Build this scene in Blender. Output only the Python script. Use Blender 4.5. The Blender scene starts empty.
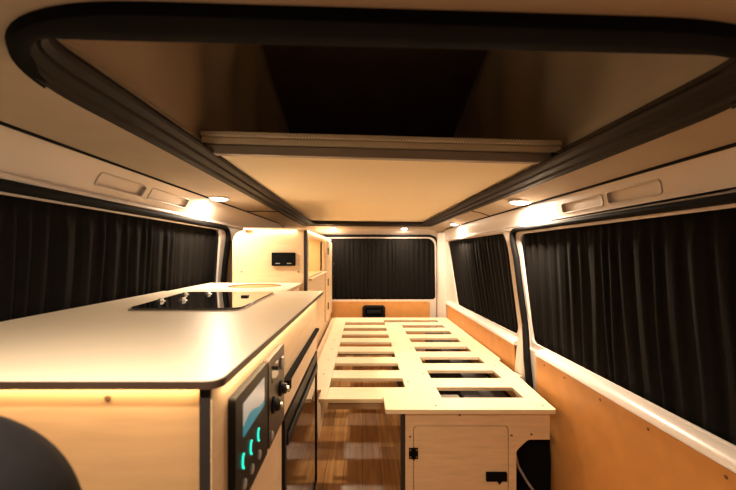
import bpy, bmesh, math, random
from mathutils import Vector, Matrix
from mathutils.geometry import tessellate_polygon
random.seed(7)
scene = bpy.context.scene
COL = scene.collection
PI = math.pi

# ------------------------------------------------------------------ materials
def new_mat(name):
    m = bpy.data.materials.new(name); m.use_nodes = True
    nt = m.node_tree
    return m, nt, nt.nodes['Principled BSDF']

def mat_plain(name, col, rough=0.5, metal=0.0, noise=0.06, nscale=8.0, bump=0.0, bscale=200.0, spec=0.5, coat=0.0, stretch=(1, 1, 1)):
    m, nt, b = new_mat(name)
    tc = nt.nodes.new('ShaderNodeTexCoord'); mp = nt.nodes.new('ShaderNodeMapping')
    mp.inputs['Scale'].default_value = stretch
    nt.links.new(tc.outputs['Object'], mp.inputs['Vector'])
    n = nt.nodes.new('ShaderNodeTexNoise'); n.inputs['Scale'].default_value = nscale; n.inputs['Detail'].default_value = 5
    nt.links.new(mp.outputs['Vector'], n.inputs['Vector'])
    r = nt.nodes.new('ShaderNodeValToRGB')
    lo = [c * (1 - noise) for c in col]; hi = [min(1, c * (1 + noise)) for c in col]
    r.color_ramp.elements[0].position = 0.3; r.color_ramp.elements[1].position = 0.7
    r.color_ramp.elements[0].color = (*lo, 1); r.color_ramp.elements[1].color = (*hi, 1)
    nt.links.new(n.outputs['Fac'], r.inputs['Fac']); nt.links.new(r.outputs['Color'], b.inputs['Base Color'])
    b.inputs['Roughness'].default_value = rough; b.inputs['Metallic'].default_value = metal
    b.inputs['Specular IOR Level'].default_value = spec
    b.inputs['Coat Weight'].default_value = coat
    if bump:
        n2 = nt.nodes.new('ShaderNodeTexNoise'); n2.inputs['Scale'].default_value = bscale; n2.inputs['Detail'].default_value = 2
        nt.links.new(tc.outputs['Object'], n2.inputs['Vector'])
        bp = nt.nodes.new('ShaderNodeBump'); bp.inputs['Strength'].default_value = bump; bp.inputs['Distance'].default_value = 0.002
        nt.links.new(n2.outputs['Fac'], bp.inputs['Height']); nt.links.new(bp.outputs['Normal'], b.inputs['Normal'])
    return m

def mat_emit(name, col, strength):
    m, nt, b = new_mat(name)
    b.inputs['Base Color'].default_value = (*[0.8 * c for c in col], 1)
    b.inputs['Emission Color'].default_value = (*col, 1); b.inputs['Emission Strength'].default_value = strength
    return m

def mat_planks():
    m, nt, b = new_mat('oak vinyl planks')
    tc = nt.nodes.new('ShaderNodeTexCoord'); mp = nt.nodes.new('ShaderNodeMapping')
    mp.inputs['Rotation'].default_value = (0, 0, PI / 2)
    nt.links.new(tc.outputs['Object'], mp.inputs['Vector'])
    br = nt.nodes.new('ShaderNodeTexBrick')
    br.inputs['Color1'].default_value = (0.74, 0.44, 0.19, 1); br.inputs['Color2'].default_value = (0.42, 0.20, 0.07, 1)
    br.inputs['Mortar'].default_value = (0.10, 0.045, 0.015, 1)
    br.inputs['Scale'].default_value = 1.0; br.inputs['Mortar Size'].default_value = 0.0012
    br.inputs['Brick Width'].default_value = 0.62; br.inputs['Row Height'].default_value = 0.085; br.offset = 0.37
    nt.links.new(mp.outputs['Vector'], br.inputs['Vector'])
    m2 = nt.nodes.new('ShaderNodeMapping'); m2.inputs['Scale'].default_value = (60, 3, 10)
    nt.links.new(tc.outputs['Object'], m2.inputs['Vector'])
    n = nt.nodes.new('ShaderNodeTexNoise'); n.inputs['Scale'].default_value = 1.0; n.inputs['Detail'].default_value = 6
    nt.links.new(m2.outputs['Vector'], n.inputs['Vector'])
    r = nt.nodes.new('ShaderNodeValToRGB')
    r.color_ramp.elements[0].position = 0.3; r.color_ramp.elements[1].position = 0.72
    r.color_ramp.elements[0].color = (0.55, 0.52, 0.48, 1); r.color_ramp.elements[1].color = (1.1, 1.1, 1.1, 1)
    nt.links.new(n.outputs['Fac'], r.inputs['Fac'])
    mx = nt.nodes.new('ShaderNodeMix'); mx.data_type = 'RGBA'; mx.blend_type = 'MULTIPLY'; mx.inputs['Factor'].default_value = 1
    nt.links.new(br.outputs['Color'], mx.inputs['A']); nt.links.new(r.outputs['Color'], mx.inputs['B'])
    nt.links.new(mx.outputs['Result'], b.inputs['Base Color'])
    b.inputs['Roughness'].default_value = 0.32
    return m

def mat_screen():
    # pale screen with a teal wave along its bottom
    m, nt, b = new_mat('tank level screen')
    tc = nt.nodes.new('ShaderNodeTexCoord'); sp = nt.nodes.new('ShaderNodeSeparateXYZ')
    nt.links.new(tc.outputs['Generated'], sp.inputs['Vector'])
    w = nt.nodes.new('ShaderNodeMath'); w.operation = 'SINE'
    k = nt.nodes.new('ShaderNodeMath'); k.operation = 'MULTIPLY'; k.inputs[1].default_value = 5.5
    nt.links.new(sp.outputs['Y'], k.inputs[0]); nt.links.new(k.outputs[0], w.inputs[0])
    a = nt.nodes.new('ShaderNodeMath'); a.operation = 'MULTIPLY_ADD'; a.inputs[1].default_value = 0.13; a.inputs[2].default_value = 0.33
    nt.links.new(w.outputs[0], a.inputs[0])
    g = nt.nodes.new('ShaderNodeMath'); g.operation = 'GREATER_THAN'
    nt.links.new(sp.outputs['Z'], g.inputs[0]); nt.links.new(a.outputs[0], g.inputs[1])
    mx = nt.nodes.new('ShaderNodeMix'); mx.data_type = 'RGBA'
    mx.inputs['A'].default_value = (0.03, 0.28, 0.32, 1); mx.inputs['B'].default_value = (0.62, 0.50, 0.38, 1)
    nt.links.new(g.outputs[0], mx.inputs['Factor'])
    nt.links.new(mx.outputs['Result'], b.inputs['Emission Color']); b.inputs['Emission Strength'].default_value = 0.45
    b.inputs['Base Color'].default_value = (0.05, 0.05, 0.05, 1); b.inputs['Roughness'].default_value = 0.2
    return m

def mat_mesh_fabric():
    m, nt, b = new_mat('mattress mesh fabric')
    tc = nt.nodes.new('ShaderNodeTexCoord')
    ck = nt.nodes.new('ShaderNodeTexChecker'); ck.inputs['Scale'].default_value = 230
    ck.inputs['Color1'].default_value = (0.92, 0.85, 0.72, 1); ck.inputs['Color2'].default_value = (0.62, 0.56, 0.47, 1)
    nt.links.new(tc.outputs['Object'], ck.inputs['Vector']); nt.links.new(ck.outputs['Color'], b.inputs['Base Color'])
    b.inputs['Roughness'].default_value = 0.9
    return m

def mat_canvas():
    m, nt, b = new_mat('pop top canvas')
    tc = nt.nodes.new('ShaderNodeTexCoord'); mp = nt.nodes.new('ShaderNodeMapping'); mp.inputs['Scale'].default_value = (1, 3.0, 0.5)
    nt.links.new(tc.outputs['Object'], mp.inputs['Vector'])
    n = nt.nodes.new('ShaderNodeTexNoise'); n.inputs['Scale'].default_value = 2.2; n.inputs['Detail'].default_value = 2
    nt.links.new(mp.outputs['Vector'], n.inputs['Vector'])
    r = nt.nodes.new('ShaderNodeValToRGB')
    r.color_ramp.elements[0].color = (0.66, 0.56, 0.44, 1); r.color_ramp.elements[1].color = (0.80, 0.70, 0.56, 1)
    nt.links.new(n.outputs['Fac'], r.inputs['Fac']); nt.links.new(r.outputs['Color'], b.inputs['Base Color'])
    b.inputs['Roughness'].default_value = 0.85
    return m

M = dict(
    ply=mat_plain('birch plywood', (0.70, 0.51, 0.32), 0.42, noise=0.07, nscale=5, stretch=(2, 2, 14)),
    lid=mat_plain('oiled wood lid', (0.42, 0.25, 0.11), 0.7, noise=0.1, nscale=6, spec=0.1, stretch=(14, 2, 2)),
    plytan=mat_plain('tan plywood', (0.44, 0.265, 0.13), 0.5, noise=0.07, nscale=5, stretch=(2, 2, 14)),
    plyflat=mat_plain('birch plywood slat', (0.80, 0.64, 0.43), 0.45, noise=0.06, nscale=6, stretch=(1.5, 12, 8)),
    plyedge=mat_plain('plywood edge', (0.38, 0.24, 0.12), 0.6, noise=0.3, nscale=6, stretch=(1, 1, 120)),
    top=mat_plain('cream laminate worktop', (0.90, 0.79, 0.63), 0.36, noise=0.025, nscale=4, spec=0.35),
    edge=mat_plain('dark laminate edge', (0.055, 0.034, 0.024), 0.4, noise=0.1),
    darkply=mat_plain('dark edge and shaded interior', (0.022, 0.016, 0.014), 0.6, noise=0.1),
    paint=mat_plain('beige body paint', (0.66, 0.575, 0.515), 0.33, noise=0.02, nscale=3, coat=0.15),
    lining=mat_plain('tan headliner fabric', (0.44, 0.36, 0.275), 0.8, noise=0.04, nscale=10, bump=0.15, bscale=500),
    rail=mat_plain('dark bronze rail', (0.018, 0.013, 0.010), 0.6, spec=0.2, noise=0.08, nscale=6),
    railmid=mat_plain('grey brown aluminium', (0.10, 0.08, 0.066), 0.6, metal=0.0, noise=0.04),
    black=mat_plain('black plastic', (0.010, 0.010, 0.011), 0.42, noise=0.1, spec=0.2),
    rubber=mat_plain('black rubber seal', (0.006, 0.0055, 0.0055), 0.7, noise=0.1, nscale=40, spec=0.1),
    blackpad=mat_plain('black padded trim', (0.004, 0.004, 0.005), 0.9, noise=0.1, spec=0.1),
    curtain=mat_plain('black curtain cloth', (0.0065, 0.0055, 0.005), 0.9, noise=0.12, nscale=30, spec=0.08),
    hard=mat_plain('orange hardboard', (0.60, 0.275, 0.075), 0.5, noise=0.07, nscale=14),
    planks=mat_planks(),
    board=mat_plain('cream bed board', (0.90, 0.78, 0.58), 0.75, noise=0.015, nscale=3, spec=0.2),
    canvas=mat_canvas(),
    roof=mat_plain('dark roof lining', (0.17, 0.13, 0.105), 0.9, noise=0.1),
    mesh=mat_mesh_fabric(),
    tick=mat_plain('cream mattress cover', (0.80, 0.72, 0.58), 0.85, noise=0.04),
    bar=mat_plain('grey aluminium bar', (0.36, 0.32, 0.29), 0.45, metal=0.1, noise=0.03),
    glass=mat_plain('black ceramic glass', (0.006, 0.006, 0.007), 0.06, noise=0.05, spec=0.6, coat=0.5),
    fridge=mat_plain('dark smoked glass', (0.035, 0.020, 0.012), 0.07, noise=0.05, spec=0.9, coat=0.6),
    steel=mat_plain('brushed steel', (0.62, 0.58, 0.52), 0.3, metal=1.0, noise=0.05),
    whitepl=mat_plain('white plastic', (0.70, 0.66, 0.60), 0.4, noise=0.02),
    greypl=mat_plain('grey plastic', (0.32, 0.30, 0.29), 0.5, noise=0.05),
    seat=mat_plain('dark seat cloth', (0.007, 0.006, 0.008), 0.9, spec=0.2, noise=0.15, nscale=60, bump=0.2),
    screw=mat_plain('dark screw head', (0.16, 0.09, 0.045), 0.45, metal=0.4, noise=0.1),
    winglass=mat_plain('night window glass', (0.01, 0.011, 0.013), 0.05, noise=0.05),
    teal=mat_emit('teal button light', (0.02, 0.85, 0.60), 0.9),
    red=mat_plain('red cap', (0.35, 0.05, 0.03), 0.4),
    lamp=mat_emit('downlight lens', (1.0, 0.93, 0.82), 14.0),
    led=mat_emit('led strip light', (1.0, 0.74, 0.38), 9.0),
    screen=mat_screen(),
    inner=mat_plain('cabinet interior birch', (0.70, 0.54, 0.30), 0.5, noise=0.05),
)

# ------------------------------------------------------------------ mesh helpers
class MB:
    def __init__(self): self.v = []; self.f = []
    def add(self, vs, fs):
        o = len(self.v); self.v += [tuple(p) for p in vs]; self.f += [tuple(i + o for i in f) for f in fs]; return self
    def box(self, x0, x1, y0, y1, z0, z1):
        v = [(x, y, z) for z in (z0, z1) for y in (y0, y1) for x in (x0, x1)]
        return self.add(v, [(0, 2, 3, 1), (4, 5, 7, 6), (0, 1, 5, 4), (2, 6, 7, 3), (0, 4, 6, 2), (1, 3, 7, 5)])
    def plate(self, outer, holes, fa, fb):
        loops = [outer] + list(holes); flat = [p for l in loops for p in l]; n = len(flat)
        tris = tessellate_polygon([[Vector((p[0], p[1], 0)) for p in l] for l in loops])
        vs = [fa(*p) for p in flat] + [fb(*p) for p in flat]
        fs = [tuple(t) for t in tris] + [(t[2] + n, t[1] + n, t[0] + n) for t in tris]
        o = 0
        for l in loops:
            k = len(l)
            for i in range(k):
                a, b = o + i, o + (i + 1) % k
                fs.append((a, b, b + n, a + n))
            o += k
        return self.add(vs, fs)
    def prism(self, poly, axis, a0, a1):
        def f(a):
            if axis == 'x': return lambda u, v: (a, u, v)
            if axis == 'y': return lambda u, v: (u, a, v)
            return lambda u, v: (u, v, a)
        return self.plate(poly, [], f(a0), f(a1))
    def tube(self, path, r, n=10, closed=False, r2=None):
        P = [Vector(p) for p in path]; k = len(P); vs = []; fs = []
        T = []
        for i in range(k):
            a = P[(i - 1) % k] if (closed or i > 0) else P[i]; b = P[(i + 1) % k] if (closed or i < k - 1) else P[i]
            T.append((b - a).normalized())
        up = Vector((0, 0, 1)) if abs(T[0].z) < 0.9 else Vector((1, 0, 0))
        N = (up - T[0] * up.dot(T[0])).normalized()
        for i in range(k):
            N = (N - T[i] * N.dot(T[i])).normalized(); B = T[i].cross(N)
            for j in range(n):
                t = 2 * PI * j / n
                ri = r[i] if isinstance(r, list) else r; vs.append(P[i] + N * math.cos(t) * ri + B * math.sin(t) * (r2 or ri))
        m = k if closed else k - 1
        for i in range(m):
            for j in range(n):
                a = i * n + j; b = i * n + (j + 1) % n; c = ((i + 1) % k) * n + (j + 1) % n; d = ((i + 1) % k) * n + j
                fs.append((a, b, c, d))
        if not closed: fs += [tuple(range(n))[::-1], tuple(range((k - 1) * n, k * n))]
        return self.add(vs, fs)
    def lathe(self, prof, c, axis=(0, 0, 1), n=28):
        ax = Vector(axis).normalized(); u = ax.orthogonal().normalized(); w = ax.cross(u); c = Vector(c)
        vs = []; fs = []; k = len(prof)
        for (r, h) in prof:
            for j in range(n):
                t = 2 * PI * j / n
                vs.append(c + ax * h + (u * math.cos(t) + w * math.sin(t)) * r)
        for i in range(k - 1):
            for j in range(n):
                fs.append((i * n + j, i * n + (j + 1) % n, (i + 1) * n + (j + 1) % n, (i + 1) * n + j))
        fs += [tuple(range(n))[::-1], tuple(range((k - 1) * n, k * n))]
        return self.add(vs, fs)
    def sweep(self, rings, closed_path=False):
        k = len(rings); n = len(rings[0]); vs = [p for r in rings for p in r]; fs = []
        for i in range(k if closed_path else k - 1):
            for j in range(n):
                a = i * n + j; b = i * n + (j + 1) % n; c = ((i + 1) % k) * n + (j + 1) % n; d = ((i + 1) % k) * n + j
                fs.append((a, b, c, d))
        if not closed_path: fs += [tuple(range(n))[::-1], tuple(range((k - 1) * n, k * n))]
        return self.add(vs, fs)
    def grid(self, f, nu, nv):
        vs = [f(i / nu, j / nv) for j in range(nv + 1) for i in range(nu + 1)]
        fs = [(j * (nu + 1) + i, j * (nu + 1) + i + 1, (j + 1) * (nu + 1) + i + 1, (j + 1) * (nu + 1) + i) for j in range(nv) for i in range(nu)]
        return self.add(vs, fs)
    def build(self, name, mat, parent=None, bevel=0.0, smooth=False, seg=2, solid=0.0, angle=35, kind=None, label=None):
        me = bpy.data.meshes.new(name); me.from_pydata([tuple(p) for p in self.v], [], self.f)
        bm = bmesh.new(); bm.from_mesh(me)
        if not solid: bmesh.ops.recalc_face_normals(bm, faces=bm.faces)
        bm.to_mesh(me); bm.free()
        o = bpy.data.objects.new(name, me); COL.objects.link(o); me.materials.append(mat)
        if solid:
            s = o.modifiers.new('solid', 'SOLIDIFY'); s.thickness = solid; s.offset = 0
        if bevel:
            b = o.modifiers.new('bevel', 'BEVEL'); b.width = bevel; b.segments = seg; b.limit_method = 'ANGLE'; b.angle_limit = math.radians(40); b.harden_normals = not smooth
        if smooth or bevel:
            me.polygons.foreach_set('use_smooth', [True] * len(me.polygons)); me.set_sharp_from_angle(angle=math.radians(angle))
        if parent:
            o.parent = parent
            o.matrix_parent_inverse = Matrix.Translation(parent.location).inverted()
        if kind: o['kind'] = kind
        if label: o['label'] = label
        return o

def tag(o, label, cat, group=None):
    o['label'] = label; o['category'] = cat
    if group: o['group'] = group
    return o
def thing(name, label, cat, loc=(0, 0, 0), group=None):
    o = bpy.data.objects.new(name, None); COL.objects.link(o); o.location = loc; o.empty_display_size = 0.05
    return tag(o, label, cat, group)
def rrect(x0, x1, y0, y1, r, n=6):
    rs = r if isinstance(r, (list, tuple)) else [r] * 4
    out = []
    for (cx, cy, a, rr) in ((x1, y0, -PI / 2, rs[0]), (x1, y1, 0, rs[1]), (x0, y1, PI / 2, rs[2]), (x0, y0, PI, rs[3])):
        sx = -1 if cx == x1 else 1; sy = -1 if cy == y1 else 1
        for i in range(n + 1):
            t = a + PI / 2 * i / n
            out.append((cx + sx * rr + rr * math.cos(t), cy + sy * rr + rr * math.sin(t)))
    return out
def rpoly(pts, rads, n=6):
    out = []; k = len(pts)
    for i in range(k):
        p = Vector(pts[i]); a = Vector(pts[i - 1]) - p; b = Vector(pts[(i + 1) % k]) - p; r = rads[i] if isinstance(rads, (list, tuple)) else rads
        if r <= 0: out.append(tuple(p)); continue
        la, lb = a.normalized(), b.normalized(); ang = la.angle(lb); d = min(r / math.tan(ang / 2), a.length * .49, b.length * .49)
        s, e = p + la * d, p + lb * d
        for j in range(n + 1):
            t = j / n
            out.append(tuple((1 - t) ** 2 * s + 2 * t * (1 - t) * p + t * t * e))
    return out
def lerp(a, b, t): return a + (b - a) * t
def link_light(name, kind, loc, rot, energy, col, **kw):
    l = bpy.data.lights.new(name, kind); l.energy = energy; l.color = col
    for k, v in kw.items(): setattr(l, k, v)
    o = bpy.data.objects.new(name, l); COL.objects.link(o); o.location = loc; o.rotation_euler = rot
    return o

# screws: one mesh, copied object by object
_screw = None
def screw(parent, loc, normal):
    global _screw
    if _screw is None:
        _screw = MB().lathe([(0.0045, 0), (0.0045, 0.0008), (0.003, 0.0016), (0.001, 0.0012)], (0, 0, 0), n=10).build('screw', M['screw'], smooth=True)
        o = _screw
    else:
        o = _screw.copy(); COL.objects.link(o)
    o.parent = parent; o.matrix_parent_inverse = Matrix.Translation(parent.location).inverted()
    o.location = loc; o.rotation_euler = Vector(normal).to_track_quat('Z', 'Y').to_euler()
    return o

# ------------------------------------------------------------------ shell geometry
YF, YR = -0.70, 3.55                    # behind the camera .. tailgate
def xr(z): return lerp(0.82, 0.785, (z - 0.60) / 0.53) if z > 0.60 else 0.82
def xl(z): return lerp(-0.872, -0.835, (z - 0.60) / 0.57) if z > 0.60 else -0.872
OPEN_L, OPEN_R, OPEN_F, OPEN_B = -0.536, 0.625, 0.415, 3.30
RC = 0.27
EL, ER = -0.775, 0.765
def zroof(X, Y):
    zl = 1.292 - 0.013 * max(0, Y - 1); zr_ = 1.2565
    if X < OPEN_L: z = lerp(zl, 1.284, (OPEN_L - X) / (OPEN_L - EL))
    elif X > OPEN_R: z = lerp(zr_, 1.228, (X - OPEN_R) / (ER - OPEN_R))
    else: z = lerp(zl, zr_, (X - OPEN_L) / (OPEN_R - OPEN_L))
    if Y > OPEN_B: z -= (Y - OPEN_B) * 0.16
    return z

# floor
MB().box(-0.90, 0.86, YF, YR + 0.02, -0.03, 0.0).build('floor', M['planks'], kind='structure')

# side walls with window openings
winR1 = rpoly([(-0.25, 0.572), (1.742, 0.572), (1.815, 1.098), (-0.25, 1.098)], [0.03, 0.04, 0.05, 0.03])
winR2 = rpoly([(3.12, 0.558), (3.335, 1.136), (1.975, 1.138), (1.885, 0.570)], [0.07, 0.06, 0.16, 0.06], 8)
winL1 = rpoly([(-0.25, 0.60), (2.13, 0.60), (2.13, 1.138), (-0.25, 1.138)], [0.03, 0.05, 0.06, 0.03])
def wall_plate(outer, holes, fx, th, sign):
    return MB().plate(outer, holes, lambda u, v: (fx(v), u, v), lambda u, v: (fx(v) + sign * th, u, v))
wr = wall_plate([(YF, 0.535), (YR, 0.535), (YR, 1.143), (YF, 1.143)], [winR1, winR2], xr, 0.012, 1).build('wall_right', M['paint'], kind='structure', bevel=0.006)
wl = wall_plate([(YF, 0.57), (YR, 0.57), (YR, 1.175), (YF, 1.175)], [winL1], xl, 0.014, -1).build('wall_left', M['paint'], kind='structure', bevel=0.006)
MB().box(0.80, 0.85, YF, YR, 0.0, 0.545).build('wall_right_lower', M['paint'], kind='structure')
MB().box(-0.902, -0.872, YF, YR, 0.0, 0.575).build('wall_left_lower', M['paint'], kind='structure')
# sills: painted ledges below the right windows
sill = [(0.832, 0.5705), (0.815, 0.5705), (0.800, 0.568), (0.786, 0.562), (0.777, 0.553), (0.774, 0.544), (0.80, 0.538), (0.832, 0.538)]
MB().sweep([[(x, y, z) for x, z in sill] for y in (YF, 0.4, 1.0, 1.62)]).build('trim_1', M['paint'], kind='structure', smooth=True, angle=60)
sill2 = [(x, z - 0.012) for x, z in sill]
MB().sweep([[(x, y, z) for x, z in sill2] for y in (1.85, 2.6, 3.50)]).build('trim_2', M['paint'], kind='structure', smooth=True, angle=60)
# pillar between sliding door and quarter window
pil = rpoly([(0.85, 1.745), (0.80, 1.742), (0.777, 1.765), (0.777, 1.828), (0.85, 1.848)], [0, .015, .015, .015, 0])
MB().sweep([[(x + dx, y + dy, z) for x, y in pil] for z, dx, dy in ((0.0, 0, -0.01), (0.36, -0.006, -0.005), (0.44, -0.006, 0), (0.53, 0.004, 0.0), (0.60, 0.018, 0.006), (0.68, 0.028, 0.015), (0.74, 0.05, 0.02))]).build('trim_3', M['paint'], kind='structure', smooth=True, angle=60)
# rear corner pillar right
MB().prism(rpoly([(0.735, 3.56), (0.728, 3.44), (0.775, 3.36), (0.835, 3.36), (0.835, 3.56)], [0, .03, .03, 0, 0]), 'z', 0.0, 1.20).build('trim_4', M['paint'], kind='structure', smooth=True, angle=50)
MB().prism([(-0.88, 3.56), (-0.88, 3.46), (-0.80, 3.46), (-0.76, 3.56)], 'z', 0.0, 1.24).build('trim_5', M['paint'], kind='structure')
# black door seals: along the window tops and down the pillars
def seal(name, path, r=0.012, r2=0.012, m='rubber', closed=False):
    return MB().tube(path, r, 10, closed, r2).build(name, M[m], kind='structure', smooth=True, angle=60)
def path3(fx, pts2, off):
    return [(fx(v) + off, u, v) for u, v in pts2]
pr = rpoly([(YF, 1.111), (1.880, 1.120), (1.832, 0.98), (1.807, 0.80), (1.780, 0.655), (1.718, 0.50), (1.690, 0.38), (1.66, 0.02)], [0, .09, .08, .05, .05, .05, .05, 0], 8)
def xseal(v): return xr(v) - 0.012 if v > 0.62 else lerp(xr(0.62) - 0.012, 0.785, min(1, (0.62 - v) / 0.12))
sl = seal('trim_6', [(xseal(v), u, v) for u, v in pr], [0.012 if u < 1.5 and v > 1 else lerp(0.012, 0.021, min(1, (1.115 - v) / 0.08)) for u, v in pr], 0.015)
pl = rpoly([(YF, 1.157), (2.245, 1.157), (2.205, 0.95), (2.180, 0.60)], [0, .13, .1, 0], 8)
seal('trim_7', [(xl(v) + 0.010, u, v) for u, v in pl], [0.015 if v > 1.15 else lerp(0.034, 0.015, max(0, (v - 1.05) / 0.10)) for u, v in pl], 0.015)
# thin bead highlights of the sliding door frame
# cornices with grip recesses
def cornice(name, x0, z0, x1, z1, slots, sgn):
    N = Vector((z0 - z1, 0, x1 - x0)); N.normalize()
    if N.x * sgn > 0: N = -N
    fa = lambda u, v: Vector((lerp(x0, x1, v), u, lerp(z0, z1, v)))
    fb = lambda u, v: fa(u, v) - N * 0.02
    holes = [rrect(a, b, 0.34, 0.70, 0.02 if False else 0.016, 5) for a, b in slots]
    # rounded corners in (Y, v): v spans ~0.11 m
    L = math.hypot(x1 - x0, z1 - z0)
    holes = [[(u, 0.36 + (v) / L) for u, v in rrect(a, b, 0, 0.36 * L, 0.010, 5)] for a, b in slots]
    o = MB().plate([(YF, 0), (YR, 0), (YR, 1), (YF, 1)], holes, fa, fb).build(name, M['paint'], kind='structure', bevel=0.003)
    for h in holes:
        t = MB(); t.plate(h, [], lambda u, v: fa(u, v) - N * 0.011, lambda u, v: fa(u, v) - N * 0.019); t.build('grip_recess', M['paint'], o)
        MB().tube([fa(u, v) + N * 0.001 for u, v in h], 0.0028, 8, True).build('grip_rim', M['paint'], o, smooth=True, angle=60)
    return o
cornice('trim_8', -0.843, 1.172, EL - 0.006, 1.279, [(1.10, 1.335), (1.37, 1.66)], -1)
cornice('trim_9', 0.792, 1.120, ER + 0.006, 1.223, [(1.17, 1.405), (0.94, 1.145)], 1)
# bead under the cornices
MB().sweep([[(-0.843, y, 1.176), (-0.826, y, 1.186), (-0.820, y, 1.178), (-0.824, y, 1.168), (-0.843, y, 1.160)] for y in (YF, YR)]).build('trim_10', M['paint'], kind='structure', smooth=True, angle=60)
MB().sweep([[(0.797, y, 1.128), (0.783, y, 1.134), (0.774, y, 1.128), (0.776, y, 1.120), (0.797, y, 1.114)] for y in (YF, YR)]).build('trim_11', M['paint'], kind='structure', smooth=True, angle=60)
# black gap strips between cornice and headliner
seal('trim_12', [(EL - 0.004, y, 1.2825) for y in (YF, 1, 2, YR)], 0.005, 0.005)
seal('trim_13', [(ER + 0.004, y, 1.2255) for y in (YF, 1, 2, YR)], 0.005, 0.005)
# headliner with the big roof opening
hl = MB()
def hquad(xs, yy):
    for a in range(len(xs) - 1):
        for b in range(len(yy) - 1):
            q = [(xs[a], yy[b]), (xs[a + 1], yy[b]), (xs[a + 1], yy[b + 1]), (xs[a], yy[b + 1])]
            hl.plate(q, [], lambda u, v: (u, v, zroof(u, v)), lambda u, v: (u, v, zroof(u, v) + 0.012))
ysid = [OPEN_F, 1.0, 1.5, 2.0, 2.5, 3.0, OPEN_B]
hquad([EL, OPEN_L], ysid); hquad([OPEN_R, ER], ysid)
hquad([EL, OPEN_L, 0.06, OPEN_R, ER], [YF, 0.0, OPEN_F]); hquad([EL, OPEN_L, 0.06, OPEN_R, ER], [OPEN_B, 3.42, YR + 0.03])
for cx, cy, r, sx, sy in ((OPEN_L, OPEN_F, RC, 1, 1), (OPEN_R, OPEN_F, RC, -1, 1), (OPEN_L, OPEN_B, .06, 1, -1), (OPEN_R, OPEN_B, .06, -1, -1)):
    c0 = Vector((cx, cy)); a = c0 + Vector((sx * r, 0)); b = c0 + Vector((0, sy * r))
    arc = [tuple((1 - t) ** 2 * a + 2 * t * (1 - t) * c0 + t * t * b) for t in [k / 10 for k in range(11)]]
    hl.plate([(cx, cy)] + arc, [], lambda u, v: (u, v, zroof(u, v)), lambda u, v: (u, v, zroof(u, v) + 0.012))
hl.build('ceiling', M['lining'], kind='structure')
for s, xa, xb, ys_ in ((14, EL, OPEN_L, 2.36), (15, OPEN_R, ER, 2.12)):
    MB().tube([(x, ys_ + (0.05 if x in (EL, ER) else 0), zroof(x, ys_) - 0.0005) for x in (xa, lerp(xa, xb, .5), xb)], 0.0035, 8).build('trim_%d' % s, M['rubber'], kind='structure')
# opening rail: dark bronze profile swept round the whole opening, narrower across the front
def ring_base(x0, x1, y0, y1, rf, n=18):
    b = rpoly([(x0, y0), (x1, y0), (x1, y1), (x0, y1)], [rf, rf, 0.06, 0.06], n); m = n + 1
    yy = [0.75, 0.85, 0.95, 1.2, 1.6, 2.0, 2.5, 3.0]
    fx_ = [lerp(x0 + rf, x1 - rf, (k + 1) / 8) for k in range(7)]
    return b[:m] + [(x, y0) for x in fx_] + b[m:2 * m] + [(x1, y) for y in yy] + b[2 * m:] + [(x0, y) for y in reversed(yy)]
RO = ring_base(OPEN_L, OPEN_R, OPEN_F, OPEN_B, RC); RI = ring_base(OPEN_L + 0.098, OPEN_R - 0.100, OPEN_F + 0.052, OPEN_B - 0.098, 0.07)
def ring(inset_pts, m, name):
    rings = []
    for p, q in zip(RO, RI):
        p, q = Vector(p), Vector(q)
        rings.append([(*(p + (q - p) * (o / 0.098)), zroof(p.x, min(p.y, OPEN_B)) + dz) for o, dz in inset_pts])
    return MB().sweep(rings, True).build(name, M[m], kind='structure', smooth=True, angle=30)
ring([(-0.012, 0.001), (-0.004, -0.011), (0.020, -0.010), (0.026, -0.002), (0.030, -0.002), (0.036, -0.008), (0.062, -0.006), (0.066, 0.002), (0.070, 0.002), (0.074, -0.004), (0.094, 0.0), (0.098, 0.006), (0.098, 0.012), (0.05, 0.014), (-0.012, 0.012)], 'rail', 'trim_16')
ring([(0.036, 0.014), (0.036, 0.046), (0.050, 0.046), (0.056, 0.014)], 'railmid', 'trim_17')
# black padded front lip of the opening
fr = []
for i in range(3, 42):
    p, q = Vector(RO[i]), Vector(RI[i]); z = zroof(p.x, p.y)
    e = min(1, min(i - 3, 41 - i) / 12); w = lerp(0.12, 0.98, e)
    fr.append([(*(p + (q - p) * f), z + (dz if dz > 0 else -0.0105 + (dz + 0.0105) * e)) for f, dz in ((-0.25, 0.004), (-0.15, -0.014), (w * 0.35, -0.0155), (w * 0.85, -0.012), (w, -0.006), (w, 0.012), (0.1, 0.012))])
MB().sweep(fr).build('trim_18', M['blackpad'], kind='structure', smooth=True, angle=60)
# rear wall (tailgate) with its window
RW = rpoly([(-0.70, 0.545), (0.725, 0.545), (0.715, 1.152), (-0.70, 1.152)], [0.04, 0.04, 0.09, 0.09])
MB().plate([(-0.88, 0.0), (0.85, 0.0), (0.85, 1.27), (-0.88, 1.27)], [RW], lambda u, v: (u, 3.56, v), lambda u, v: (u, 3.60, v)).build('wall_rear', M['paint'], kind='structure')
dp = rpoly([(-0.775, 0.02), (0.742, 0.02), (0.742, 1.175), (-0.775, 1.175)], [0.05, 0.05, 0.10, 0.10], 8)
seal('trim_19', [(u, 3.548, v) for u, v in dp], 0.012, 0.010, closed=True)
# header over the tailgate
MB().prism([(3.40, 1.262), (3.46, 1.215), (3.545, 1.192), (3.56, 1.20), (3.56, 1.27)], 'x', -0.74, 0.73).build('trim_20', M['paint'], kind='structure', smooth=True, angle=40)
# closing wall behind the camera
MB().box(-0.90, 0.86, YF - 0.03, YF, 0.0, 1.32).build('wall_front', M['seat'], kind='structure')
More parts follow.
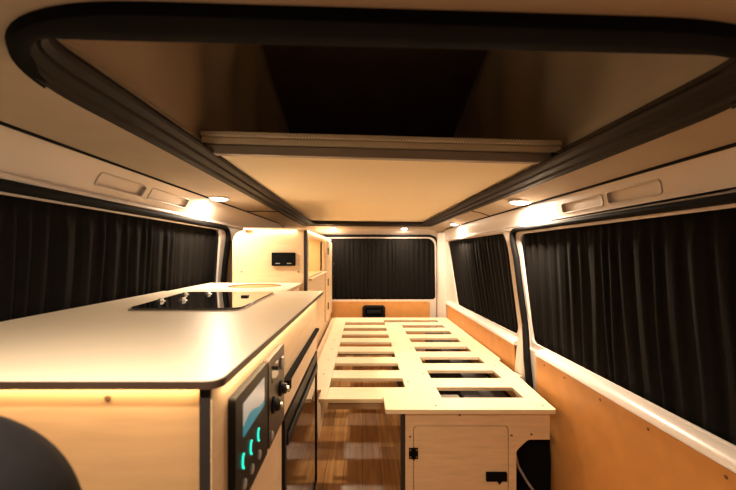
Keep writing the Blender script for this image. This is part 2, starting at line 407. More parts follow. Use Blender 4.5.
# window glass outside the curtains
for i, (w, fx, s) in enumerate(((winR1, xr, 1), (winR2, xr, 1), (winL1, xl, -1))):
    MB().plate(w, [], lambda u, v: (fx(v) + s * 0.034, u, v), lambda u, v: (fx(v) + s * 0.039, u, v)).build('window_%d' % (i + 1), M['winglass'], kind='structure')
MB().plate(RW, [], lambda u, v: (u, 3.603, v), lambda u, v: (u, 3.608, v)).build('window_4', M['winglass'], kind='structure')

# ------------------------------------------------------------------ raised pop-top roof
def zp(Y): return 1.36 + (3.5 - Y) * 0.306
def rx(s): return -0.45 if s < 0 else 0.57
tent = thing('pop_top_tent', 'grey brown canvas tent walls of the raised pop-top roof above the bed board', 'tent', (0.06, 2.0, 1.33))
def canvas(side):
    xb = -0.495 if side < 0 else 0.612; xt = rx(side)
    def f(u, v):
        Y = lerp(0.48, 3.40, u); zb = zroof(xb, Y) + 0.048; zt = max(zp(Y) - 0.004, zb + 0.01)
        h = zt - zb
        pleat = 0.016 * math.sin(Y * 19 + v * 2.5) * v * (1 - v) * 3 + 0.020 * math.sin(Y * 7.3 + 1.0 - v * 3) * v * (1 - v) * 2.5
        return (lerp(xb, xt, v) + side * (0.03 * math.sin(PI * v)) + pleat, Y, lerp(zb, zt, v))
    return MB().grid(f, 110, 14).build('canvas_side', M['canvas'], tent, smooth=True, solid=0.002, angle=80)
canvas(-1); canvas(1)
MB().grid(lambda u, v: (lerp(lerp(-0.495, 0.612, u), lerp(-0.45, 0.57, u), v), 0.492 - 0.012 * math.sin(PI * v), lerp(1.325, zp(0.49), v)), 10, 10).build('canvas_end', M['canvas'], tent, smooth=True, solid=0.002)
for s in (-1, 1):
    MB().tube([((-0.488 if s < 0 else 0.604), y, zroof(-0.49 if s < 0 else 0.6, y) + 0.052) for y in (0.5, 1.2, 2.0, 3.3)], 0.006, 8).build('canvas_hem', M['canvas'], tent, smooth=True)
MB().plate([(-0.455, 0.40), (0.575, 0.40), (0.575, 3.5), (-0.455, 3.5)], [], lambda u, v: (u, v, zp(v)), lambda u, v: (u, v, zp(v) + 0.03)).build('ceiling_raised', M['roof'], kind='structure')
# black elastic cords hanging in the front corners of the tent
for s, pts in ((-1, [(-0.455, 0.72, 1.60), (-0.462, 0.75, 1.56), (-0.475, 0.76, 1.50)]), (1, [(0.575, 0.82, 1.58), (0.583, 0.80, 1.54), (0.593, 0.80, 1.50)])):
    MB().tube(pts, 0.002, 6).build('elastic_cord', M['black'], tent)

# bed board hanging in the opening
TL = 0.0275
def tilt(p): return (p[0], p[1], p[2] - TL * (p[0] - 0.05) * (1 - 0.5 * (p[1] - 1.06) / 2.2))
def tbox(x0, x1, y0, y1, z0, z1):
    mb = MB(); mb.box(x0, x1, y0, y1, z0, z1); mb.v = [tilt(p) for p in mb.v]; return mb
bd = thing('roof_bed_board', 'cream underside board of the roof bed with a grey front bar', 'bed board', (0.05, 2.1, 1.28))
tbox(-0.465, 0.56, 1.085, 3.27, 1.290, 1.306).build('panel', M['board'], bd)
tbox(-0.475, 0.570, 1.060, 1.085, 1.281, 1.309).build('front_bar', M['bar'], bd, bevel=0.003)
for x in (-0.475, 0.560):
    tbox(x - 0.004, x + 0.014, 1.055, 1.088, 1.279, 1.311).build('end_cap', M['black'], bd, bevel=0.002)
mt = thing('roof_mattress', 'thin mattress with mesh edge lying on the roof bed board', 'mattress', (0.05, 2.1, 1.31))
tbox(-0.478, 0.590, 1.062, 3.20, 1.3105, 1.333).build('cover', M['tick'], mt, bevel=0.006)
tbox(-0.480, 0.592, 1.060, 3.20, 1.333, 1.350).build('mesh_border', M['mesh'], mt, bevel=0.006)

# ------------------------------------------------------------------ downlights
WARM = (1.0, 0.79, 0.56)
LAMPS = [
    (-0.724, 1.82, 'round white downlight glowing in the left headliner over the worktop', 2.2),
    (0.714, 1.63, 'large round downlight in the right headliner above the sliding door pillar', 5.0),
    (0.724, 2.83, 'small round downlight in the right headliner above the quarter window', 3.0),
    (-0.27, 3.40, 'left of the two small downlights over the tailgate curtain', 2.2),
    (0.395, 3.40, 'right of the two small downlights over the tailgate curtain', 2.2),
    (-0.33, 0.10, 'added dome light out of view above the camera, lighting the front surfaces', 3.6),  # unseen lamp added to light the surfaces facing the camera
    (0.676, -0.18, 'added downlight out of view behind the camera on the right', 1.2)]  # likewise added out of view, for the right front
PW = 2.1
for X, Y, lab, pw in LAMPS:
    pw *= PW
    z = zroof(X, Y); 
    dzdx = (zroof(X + 0.01, Y) - zroof(X - 0.01, Y)) / 0.02; dzdy = (zroof(X, Y + 0.01) - zroof(X, Y - 0.01)) / 0.02
    n = Vector((dzdx * 0.4, dzdy * 0.4, -1)).normalized()
    t = thing('downlight', lab, 'ceiling light', (X, Y, z), 'ceiling downlights')
    c = Vector((X, Y, z))
    q = 1.4 if abs(X) > 0.6 and Y < 2 else 1.0
    MB().lathe([(0.030 * q, -0.002), (0.036 * q, -0.004), (0.036 * q, 0.005), (0.030 * q, 0.0085), (0.0285 * q, 0.006)], c, n).build('bezel', M['whitepl'], t, smooth=True, angle=50)
    MB().lathe([(0.028 * q, 0.0), (0.0285 * q, 0.007), (0.026 * q, 0.011), (0.018 * q, 0.0145), (0.004, 0.016)], c, n).build('lens', M['lamp'], t, smooth=True, angle=60)
    L = link_light('downlight_lamp', 'AREA', c + n * 0.019, (-n).to_track_quat('Z', 'Y').to_euler(), pw, WARM, shape='DISK', size=0.05)
    L.parent = t; L.matrix_parent_inverse = Matrix.Translation(t.location).inverted()

# ------------------------------------------------------------------ curtains
def curtain(name, label, f0, width, nfold, seed, gather=1.0, amp=0.011, nv=14):
    """f0(u, v) -> (point, normal): u along, v from bottom 0 to top 1"""
    rnd = random.Random(seed)
    knots = [0.0]
    while len(knots) < nfold + 1: knots.append(knots[-1] + rnd.uniform(0.5, 1.5))
    tot = knots[-1]; knots = [k / tot for k in knots]; amps = [rnd.uniform(0.5, 1.25) for _ in knots]
    ph = [rnd.uniform(-0.25, 0.25) for _ in knots]
    nu = nfold * 10
    def f(u, v):
        k = 0
        while k < nfold - 1 and u > knots[k + 1]: k += 1
        s = (u - knots[k]) / (knots[k + 1] - knots[k])
        a = lerp(amps[k], amps[k + 1], s)
        w = 0.5 - 0.5 * math.cos(2 * PI * s); w = w ** 0.75
        w2 = 0.25 * math.sin(u * nfold * 14 + 3 * v)
        sh = 0.35 + 0.65 * (1 - v) ** 0.5 if v > 0.9 else 1.0
        p, n = f0(u + 0.004 * math.sin(9 * u + 4 * v + ph[k] * 4) * (1 - v), v)
        return Vector(p) + Vector(n) * amp * 0.85 * (a * w * sh * (0.75 + 0.25 * math.sin(2.2 * v + 6 * ph[k])) + w2 * 0.3)
    t = MB().grid(f, nu, nv).build(name, M['curtain'], smooth=True, solid=0.0015, angle=80)
    return tag(t, label, 'curtain', 'blackout curtains')
curtain('curtain', 'long black pleated curtain over the sliding door window on the right', lambda u, v: ((xr(lerp(0.566, 1.10, v)) + 0.024, lerp(-0.27, 1.80, u), lerp(0.566, 1.10, v)), (-1, 0, 0)), 2.0, 34, 3, amp=0.017)
def q2(u, v):
    z = lerp(0.55, 1.142, v); y0 = lerp(1.86, 1.96, v); y1 = lerp(3.14, 3.345, v)
    return (xr(z) + 0.024, lerp(y0, y1, u), z), (-1, 0, 0)
curtain('curtain', 'slanted black curtain in the quarter window behind the right pillar', q2, 1.2, 22, 11, amp=0.020)
curtain('curtain', 'long black pleated curtain behind the worktop along the left window', lambda u, v: ((xl(lerp(0.60, 1.142, v)) - 0.022, lerp(-0.27, 2.125, u), lerp(0.605, 1.14, v)), (1, 0, 0)), 2.4, 36, 5, amp=0.017)
curtain('curtain', 'black gathered curtain across the tailgate window at the rear', lambda u, v: ((lerp(-0.72, 0.735, u), 3.578, lerp(0.535, 1.160, v)), (0, -1, 0)), 1.5, 30, 8, amp=0.017)

# ------------------------------------------------------------------ hardboard panels
hb = thing('hardboard_panel', 'orange hardboard lining panel on the sliding door at the right', 'panel', (0.785, 0.5, 0.02), 'hardboard lining panels')
MB().plate(rrect(-0.60, 1.612, 0.02, 0.540, 0.012), [], lambda u, v: (0.778, u, v), lambda u, v: (0.783, u, v)).build('board', M['hard'], hb, bevel=0.0012)
for y in (0.58, 0.77, 0.98, 1.178, 1.387, 1.54): screw(hb, (0.778, y, 0.522), (-1, 0, 0))
hb2 = thing('hardboard_panel', 'narrow orange hardboard panel below the right quarter window', 'panel', (0.785, 2.6, 0.02), 'hardboard lining panels')
MB().plate(rrect(1.858, 3.33, 0.02, 0.530, 0.012), [], lambda u, v: (0.783, u, v), lambda u, v: (0.788, u, v)).build('board', M['hard'], hb2, bevel=0.0012)
for y in (2.06, 2.28, 2.45, 3.0): screw(hb2, (0.783, y, 0.505), (-1, 0, 0))
hb3 = thing('hardboard_panel', 'orange hardboard panel on the tailgate below the rear curtain', 'panel', (0, 3.55, 0.02), 'hardboard lining panels')
MB().plate(rrect(-0.68, 0.665, 0.06, 0.528, 0.02), [], lambda u, v: (u, 3.552, v), lambda u, v: (u, 3.559, v)).build('board', M['hard'], hb3, bevel=0.0012)
for x in (-0.24, -0.11, 0.02, 0.145, 0.40, 0.62): screw(hb3, (x, 3.552, 0.512), (0, -1, 0))
h = thing('tailgate_handle', 'black recessed pull handle in the tailgate hardboard', 'handle', (0.115, 3.55, 0.42))
MB().plate(rrect(0.0, 0.225, 0.355, 0.492, 0.03), [rrect(0.022, 0.203, 0.378, 0.470, 0.018)], lambda u, v: (u, 3.538, v), lambda u, v: (u, 3.5515, v)).build('surround', M['black'], h, bevel=0.003)
MB().plate(rrect(0.022, 0.203, 0.378, 0.470, 0.018), [], lambda u, v: (u, 3.549, v), lambda u, v: (u, 3.5515, v)).build('recess', M['blackpad'], h)
MB().box(0.045, 0.185, 3.536, 3.548, 0.410, 0.440).build('grip', M['black'], h, bevel=0.004)

# ------------------------------------------------------------------ kitchen unit (left)
ZT = 0.840; FX = -0.195
wt = thing('worktop', 'large cream worktop with dark edge holding the black hob', 'worktop', (-0.5, 1.0, 0.83))
wo = rpoly([(-0.850, 0.452), (-0.178, 0.452), (-0.166, 1.540), (-0.850, 1.540)], [0.005, 0.022, 0.006, 0.005])
hob_out = rpoly([(-0.655, 1.005), (-0.345, 1.005), (-0.350, 1.430), (-0.700, 1.430)], [0.03, 0.035, 0.02, 0.02])
MB().plate(wo, [], lambda u, v: (u, v, ZT - 0.011), lambda u, v: (u, v, ZT - 0.0012)).build('dark_edge', M['edge'], wt, bevel=0.001)
MB().plate(rpoly([(-0.849, 0.4535), (-0.1795, 0.4535), (-0.1675, 1.539), (-0.849, 1.539)], [0.005, 0.022, 0.006, 0.005]), [], lambda u, v: (u, v, ZT - 0.0012), lambda u, v: (u, v, ZT)).build('laminate', M['top'], wt)
ku = thing('kitchen_unit', 'birch plywood kitchen cabinet under the large worktop with glowing front', 'cabinet', (-0.5, 1.0, 0.0))
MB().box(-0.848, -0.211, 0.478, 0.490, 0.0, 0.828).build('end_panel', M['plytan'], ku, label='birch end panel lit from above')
screw(ku, (-0.338, 0.478, 0.808), (0, -1, 0))
MB().box(-0.211, -0.1965, 0.4645, 0.500, 0.0, 0.8285).build('corner_post', M['darkply'], ku, bevel=0.001, label='black front edge of the side panel')
MB().box(-0.209, FX, 0.466, 0.868, 0.0, 0.8285).build('face_panel', M['ply'], ku)
MB().box(-0.209, FX, 0.868, 1.505, 0.690, 0.8285).build('top_rail', M['ply'], ku)
MB().box(-0.300, FX, 1.508, 1.533, 0.0, 0.8285).build('rear_post', M['ply'], ku, bevel=0.001)
MB().box(-0.848, -0.300, 1.515, 1.533, 0.0, 0.8285).build('back_panel', M['ply'], ku)
dr = MB().box(-0.212, FX + 0.003, 0.875, 1.502, 0.600, 0.668).build('drawer', M['ply'], ku, bevel=0.001)
MB().prism([(-0.196, 0.690), (-0.183, 0.690), (-0.180, 0.688), (-0.180, 0.682), (-0.183, 0.681), (-0.185, 0.685), (-0.196, 0.684)], 'y', 0.880, 1.500).box(-0.191, -0.178, 0.876, 0.905, 0.664, 0.6905).build('handle', M['blackpad'], dr, label='dark full width handle profile')
# LED strips below the worktop
def led(name, lab, x0, x1, y0, y1, z, power, rot=(0, 0, 0)):
    o = MB().box(x0, x1, y0, y1, z, z + 0.0015).build(name, M['led'])
    tag(o, lab, 'light strip', 'led light strips')
    L = link_light('strip_lamp', 'AREA', ((x0 + x1) / 2, (y0 + y1) / 2, z - 0.001), rot, power, (1.0, 0.70, 0.40), shape='RECTANGLE', size=x1 - x0, size_y=y1 - y0)
    L.parent = o
    return o
led('led_strip', 'warm light strip under the front overhang of the large worktop', -0.845, -0.215, 0.4655, 0.4765, ZT - 0.0135, 0.45)
led('led_strip', 'warm light strip under the aisle edge of the large worktop', -0.1925, -0.1835, 0.50, 1.50, ZT - 0.0135, 0.75)
# hob
hb_ = thing('hob', 'black glass hob with chrome knobs set on the large worktop', 'hob', (-0.5, 1.2, ZT))
MB().plate(hob_out, [], lambda u, v: (u, v, ZT + 0.001), lambda u, v: (u, v, ZT + 0.0085)).build('glass_lid', M['glass'], hb_, bevel=0.003)
MB().plate([(x * 1.0, y) for x, y in rpoly([(-0.662, 0.999), (-0.338, 0.999), (-0.343, 1.436), (-0.707, 1.436)], [0.034, 0.04, 0.024, 0.024])], [], lambda u, v: (u, v, ZT + 0.0001), lambda u, v: (u, v, ZT + 0.0035)).build('chrome_rim', M['steel'], hb_, bevel=0.001)
for x, y in ((-0.640, 1.145), (-0.580, 1.165), (-0.655, 1.33), (-0.575, 1.345)):
    MB().lathe([(0.013, 0.0), (0.013, 0.002), (0.008, 0.003), (0.007, 0.009), (0.002, 0.010)], (x, y, ZT + 0.0085), n=18).build('knob', M['steel'], hb_, smooth=True, angle=40)
MB().box(-0.425, -0.400, 1.255, 1.275, ZT + 0.0085, ZT + 0.014).build('lid_catch', M['black'], hb_, bevel=0.002)
# control panel on the kitchen face
cp = thing('control_panel', 'black control panel with screen and teal lights on the kitchen side', 'control panel', (FX, 0.68, 0.62))
XF = FX + 0.012
MB().plate(rrect(0.520, 0.695, 0.615, 0.790, 0.006), [], lambda u, v: (FX + 0.0005, u, v), lambda u, v: (XF, u, v)).build('screen_housing', M['black'], cp, bevel=0.002)
MB().plate(rrect(0.705, 0.842, 0.615, 0.790, 0.006), [], lambda u, v: (FX + 0.0005, u, v), lambda u, v: (XF, u, v)).build('switch_housing', M['edge'], cp, bevel=0.002)
MB().box(XF, XF + 0.0008, 0.552, 0.670, 0.718, 0.770).build('screen', M['screen'], cp)
for i, y in enumerate((0.549, 0.588, 0.630)):
    MB().tube([(XF + 0.001, y + 0.004 - 0.006 * math.sin(t), 0.682 + 0.011 * math.cos(t)) for t in [PI * k / 8 for k in range(9)]], 0.0017, 6).build('light_arc', M['teal'], cp)
    MB().lathe([(0.008, 0), (0.008, 0.003), (0.006, 0.004)], (XF, y + 0.004, 0.646), (1, 0, 0), 14).build('push_button', M['greypl'], cp, smooth=True)
MB().box(XF, XF + 0.0008, 0.725, 0.780, 0.738, 0.772).build('small_screen', M['glass'], cp)
MB().box(XF, XF + 0.006, 0.800, 0.822, 0.742, 0.768).build('rocker_switch', M['greypl'], cp, bevel=0.002)
for y, z in ((0.738, 0.690), (0.802, 0.700)):
    MB().lathe([(0.017, 0), (0.017, 0.004), (0.012, 0.007), (0.011, 0.014), (0.004, 0.016)], (XF, y, z), (1, 0, 0), 20).build('selector_knob', M['black'], cp, smooth=True, angle=40)
    MB().lathe([(0.006, 0), (0.006, 0.003), (0.002, 0.004)], (XF + 0.016, y, z), (1, 0, 0), 12).build('knob_cap', M['steel'], cp, smooth=True)
MB().lathe([(0.009, 0), (0.009, 0.004), (0.006, 0.006)], (XF, 0.715, 0.638), (1, 0, 0), 14).build('indicator', M['greypl'], cp, smooth=True)
MB().lathe([(0.009, 0), (0.009, 0.003), (0.006, 0.005)], (FX + 0.0005, 0.858, 0.640), (1, 0, 0), 14).build('screw_cap', M['steel'], cp, smooth=True)
# fridge
fg = thing('fridge', 'built-in fridge with dark smoked glass door below the plywood drawer', 'fridge', (-0.25, 1.18, 0.06))
MB().box(-0.72, -0.215, 0.885, 1.495, 0.06, 0.590).build('body', M['black'], fg)
MB().plate([(0.876, 0.05), (1.503, 0.05), (1.503, 0.594), (0.876, 0.594)], [[(0.896, 0.07), (1.483, 0.07), (1.483, 0.560), (0.896, 0.560)]], lambda u, v: (-0.214, u, v), lambda u, v: (-0.188, u, v)).build('door_frame', M['black'], fg, bevel=0.001)
MB().box(-0.214, -0.192, 0.896, 1.483, 0.07, 0.520).build('glass_door', M['fridge'], fg)
MB().box(-0.214, -0.184, 0.896, 1.483, 0.522, 0.548).build('grip_bar', M['black'], fg, bevel=0.002)

# ------------------------------------------------------------------ rear counter with round sink
rc = thing('sink_counter', 'smaller cream worktop with round wooden sink lid beside the tall cabinet', 'worktop', (-0.55, 1.76, 0.82))
cX, cY, cR = -0.535, 1.795, 0.130
circ = [(cX + cR * math.cos(2 * PI * i / 40), cY + cR * math.sin(2 * PI * i / 40)) for i in range(40)]
ro = [(-0.835, 1.545), (-0.327, 1.545), (-0.327, 1.976), (-0.835, 1.976)]
MB().plate(ro, [circ], lambda u, v: (u, v, ZT - 0.016), lambda u, v: (u, v, ZT - 0.001)).build('plywood_edge', M['plyedge'], rc)
MB().plate([(-0.835, 1.546), (-0.328, 1.546), (-0.328, 1.976), (-0.835, 1.976)], [circ], lambda u, v: (u, v, ZT - 0.001), lambda u, v: (u, v, ZT)).build('laminate', M['top'], rc)
sk = thing('round_sink_cover', 'round wooden lid closing the sink in the smaller worktop', 'sink cover', (cX, cY, ZT))
MB().lathe([(cR - 0.005, -0.015), (cR - 0.005, -0.007), (cR - 0.008, -0.005), (0.01, -0.005)], (cX, cY, ZT), n=40).build('disc', M['lid'], sk, smooth=True, angle=30)
MB().lathe([(0.012, -0.005), (0.010, -0.0045), (0.002, -0.0043)], (cX - 0.09, cY - 0.03, ZT), n=16).build('finger_hole', M['darkply'], sk)
rb = thing('sink_cabinet', 'narrow plywood cabinet under the smaller worktop', 'cabinet', (-0.55, 1.76, 0))
MB().box(-0.835, -0.345, 1.560, 1.965, 0.0, ZT - 0.0165).build('body', M['ply'], rb)

# ------------------------------------------------------------------ tall rear cabinet
tc = thing('tall_cabinet', 'tall birch plywood cabinet at the left rear with lit open shelf', 'cabinet', (-0.54, 2.7, 0))
fpoly = rpoly([(-0.715, 0.0), (-0.3225, 0.0), (-0.3225, 1.128), (-0.715, 1.128)], [0, 0, 0, .075], 10)
MB().plate(fpoly, [], lambda u, v: (u, 1.980, v), lambda u, v: (u, 1.998, v)).build('front_panel', M['ply'], tc, bevel=0.001)
MB().box(-0.3215, -0.3065, 1.978, 2.015, 0.0, 1.128).build('corner_edge', M['darkply'], tc, label='black vertical edge strip')
face = [(2.015, 0.0), (3.50, 0.0), (3.50, 1.128), (2.015, 1.128)]
MB().plate(face, [rrect(2.07, 2.86, 0.868, 1.095, 0.012)], lambda u, v: (-0.322, u, v), lambda u, v: (-0.308, u, v)).build('side_frame', M['ply'], tc, bevel=0.001)
MB().box(-0.650, -0.304, 1.962, 3.50, 1.1285, 1.140).build('top', M['ply'], tc, bevel=0.001)
MB().box(-0.70, -0.335, 2.00, 3.49, 0.845, 0.860).build('shelf', M['inner'], tc)
MB().box(-0.70, -0.69, 2.00, 3.49, 0.0, 1.10).build('back_panel', M['inner'], tc)
MB().box(-0.69, -0.335, 2.86, 2.875, 0.86, 1.128).build('divider', M['inner'], tc)
d = MB().plate(rrect(2.93, 3.49, 0.44, 1.105, 0.006), [], lambda u, v: (-0.308, u, v), lambda u, v: (-0.295, u, v)).build('door', M['ply'], tc, bevel=0.001)
for z in (1.02, 0.755, 0.55):
    MB().box(-0.300, -0.291, 3.06, 3.12, z - 0.03, z + 0.03).build('hinge', M['blackpad'], d, bevel=0.002)
MB().lathe([(0.006, 0), (0.006, 0.010), (0.013, 0.014), (0.013, 0.022), (0.004, 0.025)], (-0.295, 3.46, 0.90), (1, 0, 0), 16).build('knob', M['black'], d, smooth=True)
MB().box(-0.308, -0.286, 2.05, 2.90, 0.845, 0.857).build('shelf_lip', M['ply'], tc, bevel=0.001)
for x, z in ((-0.665, 0.90), (-0.352, 0.90)): screw(tc, (x, 1.980, z), (0, -1, 0))
led('led_strip', 'warm light strip along the top front edge of the tall cabinet', -0.60, -0.36, 1.966, 1.976, 1.127, 0.15)
led('led_strip', 'warm light strip inside the open shelf of the tall cabinet', -0.52, -0.50, 2.10, 2.84, 1.127, 1.6)
led('led_strip', 'warm light strip along the aisle top edge of the tall cabinet', -0.3055, -0.3045, 2.02, 3.46, 1.127, 0.5)
so = thing('double_socket', 'black double power socket on the front of the tall cabinet', 'socket', (-0.43, 1.98, 0.965))
MB().plate(rrect(-0.497, -0.367, 0.932, 1.006, 0.006), [], lambda u, v: (u, 1.9795, v), lambda u, v: (u, 1.968, v)).build('plate', M['blackpad'], so, bevel=0.003)
for x in (-0.463, -0.401):
    MB().lathe([(0.022, 0), (0.022, 0.001), (0.018, 0.0015)], (x, 1.968, 0.972), (0, -1, 0), 24).build('outlet', M['blackpad'], so)
    MB().box(x - 0.012, x + 0.012, 1.9655, 1.968, 0.944, 0.949).build('indicator', M['greypl'], so)

# ------------------------------------------------------------------ slatted pull-out bed
ZB = 0.410; TH = 0.016
g = 0.1155 / 2
lb = thing('slatted_bed', 'left half of the slatted plywood bed sliding over the aisle', 'slatted bed', (0, 2.4, ZB - TH))
SL = [1.532 + 0.232 * k for k in range(8)]; SR = [1.648 + 0.232 * k for k in range(7)]
MB().prism([(-0.178, 1.460), (-0.148, 1.460), (-0.148, 3.32), (-0.245, 3.32), (-0.245, 1.56), (-0.178, 1.56)], 'z', ZB - TH, ZB).build('side_rail', M['plyflat'], lb, bevel=0.0012)
for k, c in enumerate(SL):
    y0, y1 = c - g, c + g
    if k == 0: y0 = 1.460
    if k == 7: y1 = 3.32
    xe = 0.325 if k else 0.085
    o = MB()
    if k == 0: o.prism([(-0.1475, 1.460), (0.082, 1.460), (0.082, c - g + 0.0005), (0.325, c - g + 0.0005), (0.325, y1), (-0.1475, y1)], 'z', ZB - TH, ZB)
    else: o.box(-0.1475, 0.325 if k < 7 else 0.188, y0, y1, ZB - TH, ZB)
    o.build('slat', M['plyflat'], lb, bevel=0.0012)
MB().box(-0.140, 0.075, 1.470, 1.488, ZB - TH - 0.03, ZB - TH).build('front_batten', M['plyedge'], lb)
rb_ = thing('slatted_bed', 'right half of the slatted plywood bed on the storage box', 'slatted bed', (0.5, 2.3, ZB - TH))
MB().prism([(0.662, 1.4745), (0.738, 1.4745), (0.752, 1.73), (0.768, 1.73), (0.768, 1.74), (0.755, 1.80), (0.755, 1.99), (0.775, 2.02), (0.775, 3.32), (0.662, 3.32)], 'z', ZB - TH, ZB).build('side_rail', M['plyflat'], rb_, bevel=0.0012)
MB().prism(rpoly([(0.087, 1.360), (0.733, 1.360), (0.738, 1.474), (0.087, 1.474)], [0.010, 0.008, 0, 0]), 'z', ZB - TH, ZB).build('front_board', M['plyflat'], rb_, bevel=0.0015)
for c in SR:
    MB().box(0.19, 0.6615, c - g, c + g, ZB - TH, ZB).build('slat', M['plyflat'], rb_, bevel=0.0012)
MB().box(0.1885, 0.6615, 3.156 + g + 0.0005, 3.32, ZB - TH, ZB).build('rear_board', M['plyflat'], rb_, bevel=0.0012)
for x, y in ((0.285, 1.40), (0.70, 1.40), (0.21, 1.66), (0.64, 1.66), (0.70, 1.9), (0.70, 2.3), (0.70, 2.8)): screw(rb_, (x, y, ZB), (0, 0, 1))
for c in SL[1:5]: screw(lb, (-0.19, c, ZB), (0, 0, 1)); screw(lb, (0.30, c, ZB), (0, 0, 1))
MB().prism(rpoly([(-0.11, 0), (0, 0), (0, 0), (0, 0)], 0) if False else [(0.140, 1.600), (0.178, 1.600), (0.178, 1.622), (0.140, 1.622)], 'z', ZB - TH - 0.022, ZB - TH - 0.001).build('slat_stop', M['whitepl'], lb)
# low plywood support along the left
sb = thing('bed_support', 'low plywood box carrying the left edge of the bed', 'support', (-0.28, 2.4, 0))
MB().box(-0.284, -0.235, 1.56, 3.40, 0.0, ZB - TH - 0.0005).build('face_panel', M['ply'], sb)
MB().box(-0.2345, -0.215, 1.60, 1.78, 0.30, ZB - TH - 0.0005).build('bracket', M['inner'], sb, bevel=0.002)

# storage box under the right half
bx = thing('storage_box', 'birch plywood storage box under the right half of the bed', 'cabinet', (0.40, 2.3, 0))
BZ = ZB - TH - 0.0005
dtop = rpoly([(0.5605, 0.0), (0.5605, 0.3405), (0.195, 0.3405), (0.195, 0.0)], [0, 0.018, 0.018, 0])
fp = [(0.165, 0.0), (0.165, BZ), (0.718, BZ)] + rpoly([(0.718, BZ), (0.718, 0.287), (0.635, 0.287), (0.590, 0.245), (0.590, 0.0), (0.5605, 0.0)], [0, 0, .03, .03, 0, 0])[1:-1] + dtop
MB().plate(fp, [], lambda u, v: (u, 1.380, v), lambda u, v: (u, 1.396, v)).build('front_panel', M['ply'], bx)
MB().box(0.148, 0.1645, 1.381, 1.400, 0.0, BZ).build('corner_edge', M['darkply'], bx, label='black vertical corner edge')
MB().box(0.270, 0.285, 1.3965, 3.30, 0.0, BZ).build('side_panel', M['darkply'], bx)  # box interior coloured dark, as the shade below the slots
MB().box(0.286, 0.574, 1.3965, 3.30, 0.001, 0.012).build('shade_liner', M['darkply'], bx)
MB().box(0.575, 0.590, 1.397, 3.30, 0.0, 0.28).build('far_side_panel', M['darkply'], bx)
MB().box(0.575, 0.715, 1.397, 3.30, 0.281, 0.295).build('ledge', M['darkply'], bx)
dd = MB().plate(rpoly([(0.1975, 0.0225), (0.558, 0.0225), (0.558, 0.338), (0.1975, 0.338)], [0.007, 0.007, 0.016, 0.016]), [], lambda u, v: (u, 1.380, v), lambda u, v: (u, 1.394, v)).build('door', M['ply'], bx, bevel=0.0015)
MB().box(0.196, 0.560, 1.3945, 1.3955, 0.021, 0.340).build('door_backing', M['darkply'], dd)
hg = MB()
hg.box(0.178, 0.194, 1.3765, 1.3798, 0.214, 0.256); hg.box(0.199, 0.213, 1.3765, 1.3798, 0.214, 0.256); hg.tube([(0.1963, 1.3755, 0.212), (0.1963, 1.3755, 0.258)], 0.0035, 10)
hg.build('hinge', M['blackpad'], dd, label='black butterfly hinge')
for x in (0.183, 0.208):
    for z in (0.221, 0.249): screw(bx, (x, 1.3765, z), (0, -1, 0))
la = MB(); la.plate(rrect(0.473, 0.552, 0.130, 0.164, 0.002), [], lambda u, v: (u, 1.3798, v), lambda u, v: (u, 1.373, v)); la.build('latch', M['blackpad'], dd, bevel=0.001)
MB().prism([(0.514, 0.130), (0.534, 0.130), (0.524, 0.117)], 'y', 1.374, 1.3798).build('latch_tab', M['blackpad'], dd)
for x, z in ((0.183, 0.298), (0.373, 0.381), (0.572, 0.303), (0.648, 0.307)): screw(bx, (x, 1.380, z), (0, -1, 0))
# things stored inside, seen through the slots
w = thing('water_canister', 'grey white plastic box inside the storage box seen through the front slot', 'box', (0.42, 1.58, 0))
MB().box(0.33, 0.46, 1.42, 1.72, 0.0125, 0.330).build('body', M['whitepl'], w, bevel=0.01)
MB().lathe([(0.02, 0), (0.02, 0.012), (0.016, 0.014)], (0.43, 1.6, 0.330), n=16).build('cap', M['greypl'], w, smooth=True)
w = thing('battery_case', 'black battery case inside the storage box seen through the front slot', 'battery', (0.52, 1.6, 0))
MB().box(0.475, 0.57, 1.42, 1.90, 0.0125, 0.325).build('case', M['black'], w, bevel=0.006)
MB().box(0.495, 0.515, 1.50, 1.56, 0.325, 0.338).build('terminal', M['greypl'], w, bevel=0.002)
MB().box(0.595, 0.774, 1.46, 2.30, 0.0, 0.275).build('trim_21', M['blackpad'], kind='structure', bevel=0.03)  # black wheel arch box, added as the shade beside the storage box
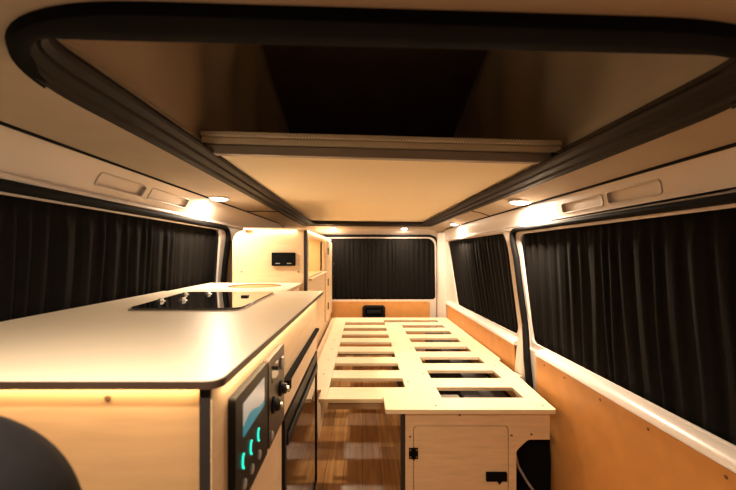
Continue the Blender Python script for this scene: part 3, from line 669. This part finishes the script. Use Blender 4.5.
c = MB().tube([(0.600, 1.42, 0.22), (0.615, 1.42, 0.16), (0.65, 1.42, 0.10), (0.70, 1.41, 0.03), (0.72, 1.36, 0.006), (0.73, 1.20, 0.006)], 0.005, 8).build('cable', M['greypl'], smooth=True)
tag(c, 'grey cable hanging beside the storage box near the sliding door', 'cable')

# ------------------------------------------------------------------ front seat shoulder (bottom left)
st = thing('front_seat', 'dark cloth front seat shoulder, blurred at the lower left', 'seat', (-0.45, 0.26, 0))
out = []
for i in range(33):
    t = PI * i / 32
    cx = math.copysign(abs(math.cos(t)) ** 0.75, math.cos(t)); sy = abs(math.sin(t)) ** 0.75
    out.append((-0.425 + 0.178 * cx, 0.735 + 0.138 * sy))
out += [(-0.61, 0.30), (-0.24, 0.30)]
rings = []
for y, s in ((0.225, 0.90), (0.235, 0.955), (0.255, 0.99), (0.285, 1.0), (0.315, 0.99), (0.335, 0.955), (0.345, 0.90)):
    rings.append([(-0.425 + (x + 0.425) * s, y, 0.55 + (z - 0.55) * s) for x, z in out])
MB().sweep(rings).build('backrest', M['seat'], st, smooth=True, angle=60)
MB().box(-0.61, -0.24, -0.20, 0.34, 0.12, 0.32).build('cushion', M['seat'], st, bevel=0.03, seg=3)
MB().box(-0.55, -0.24, -0.15, 0.30, 0.0, 0.12).build('pedestal', M['black'], st)

# ------------------------------------------------------------------ world, camera, view
wd = bpy.data.worlds.new('night'); scene.world = wd; wd.use_nodes = True
bg = wd.node_tree.nodes['Background']; bg.inputs['Color'].default_value = (1.0, 0.72, 0.5, 1); bg.inputs['Strength'].default_value = 0.02
cam = bpy.data.cameras.new('camera'); co = bpy.data.objects.new('camera', cam); COL.objects.link(co); scene.camera = co
co.location = (0, 0, 1.0); co.rotation_euler = (PI / 2, 0, 0)
cam.sensor_width = 36.0; cam.lens = 360 / 736 * 36.0; cam.shift_x = 5.6 / 736; cam.shift_y = -8.6 / 736 * -1
cam.clip_start = 0.02
cam.dof.use_dof = True; cam.dof.focus_distance = 1.45; cam.dof.aperture_fstop = 4.0
vs = scene.view_settings; vs.view_transform = 'Standard'; vs.look = 'None'; vs.gamma = 1; vs.exposure = 0.55; vs.use_curve_mapping = False
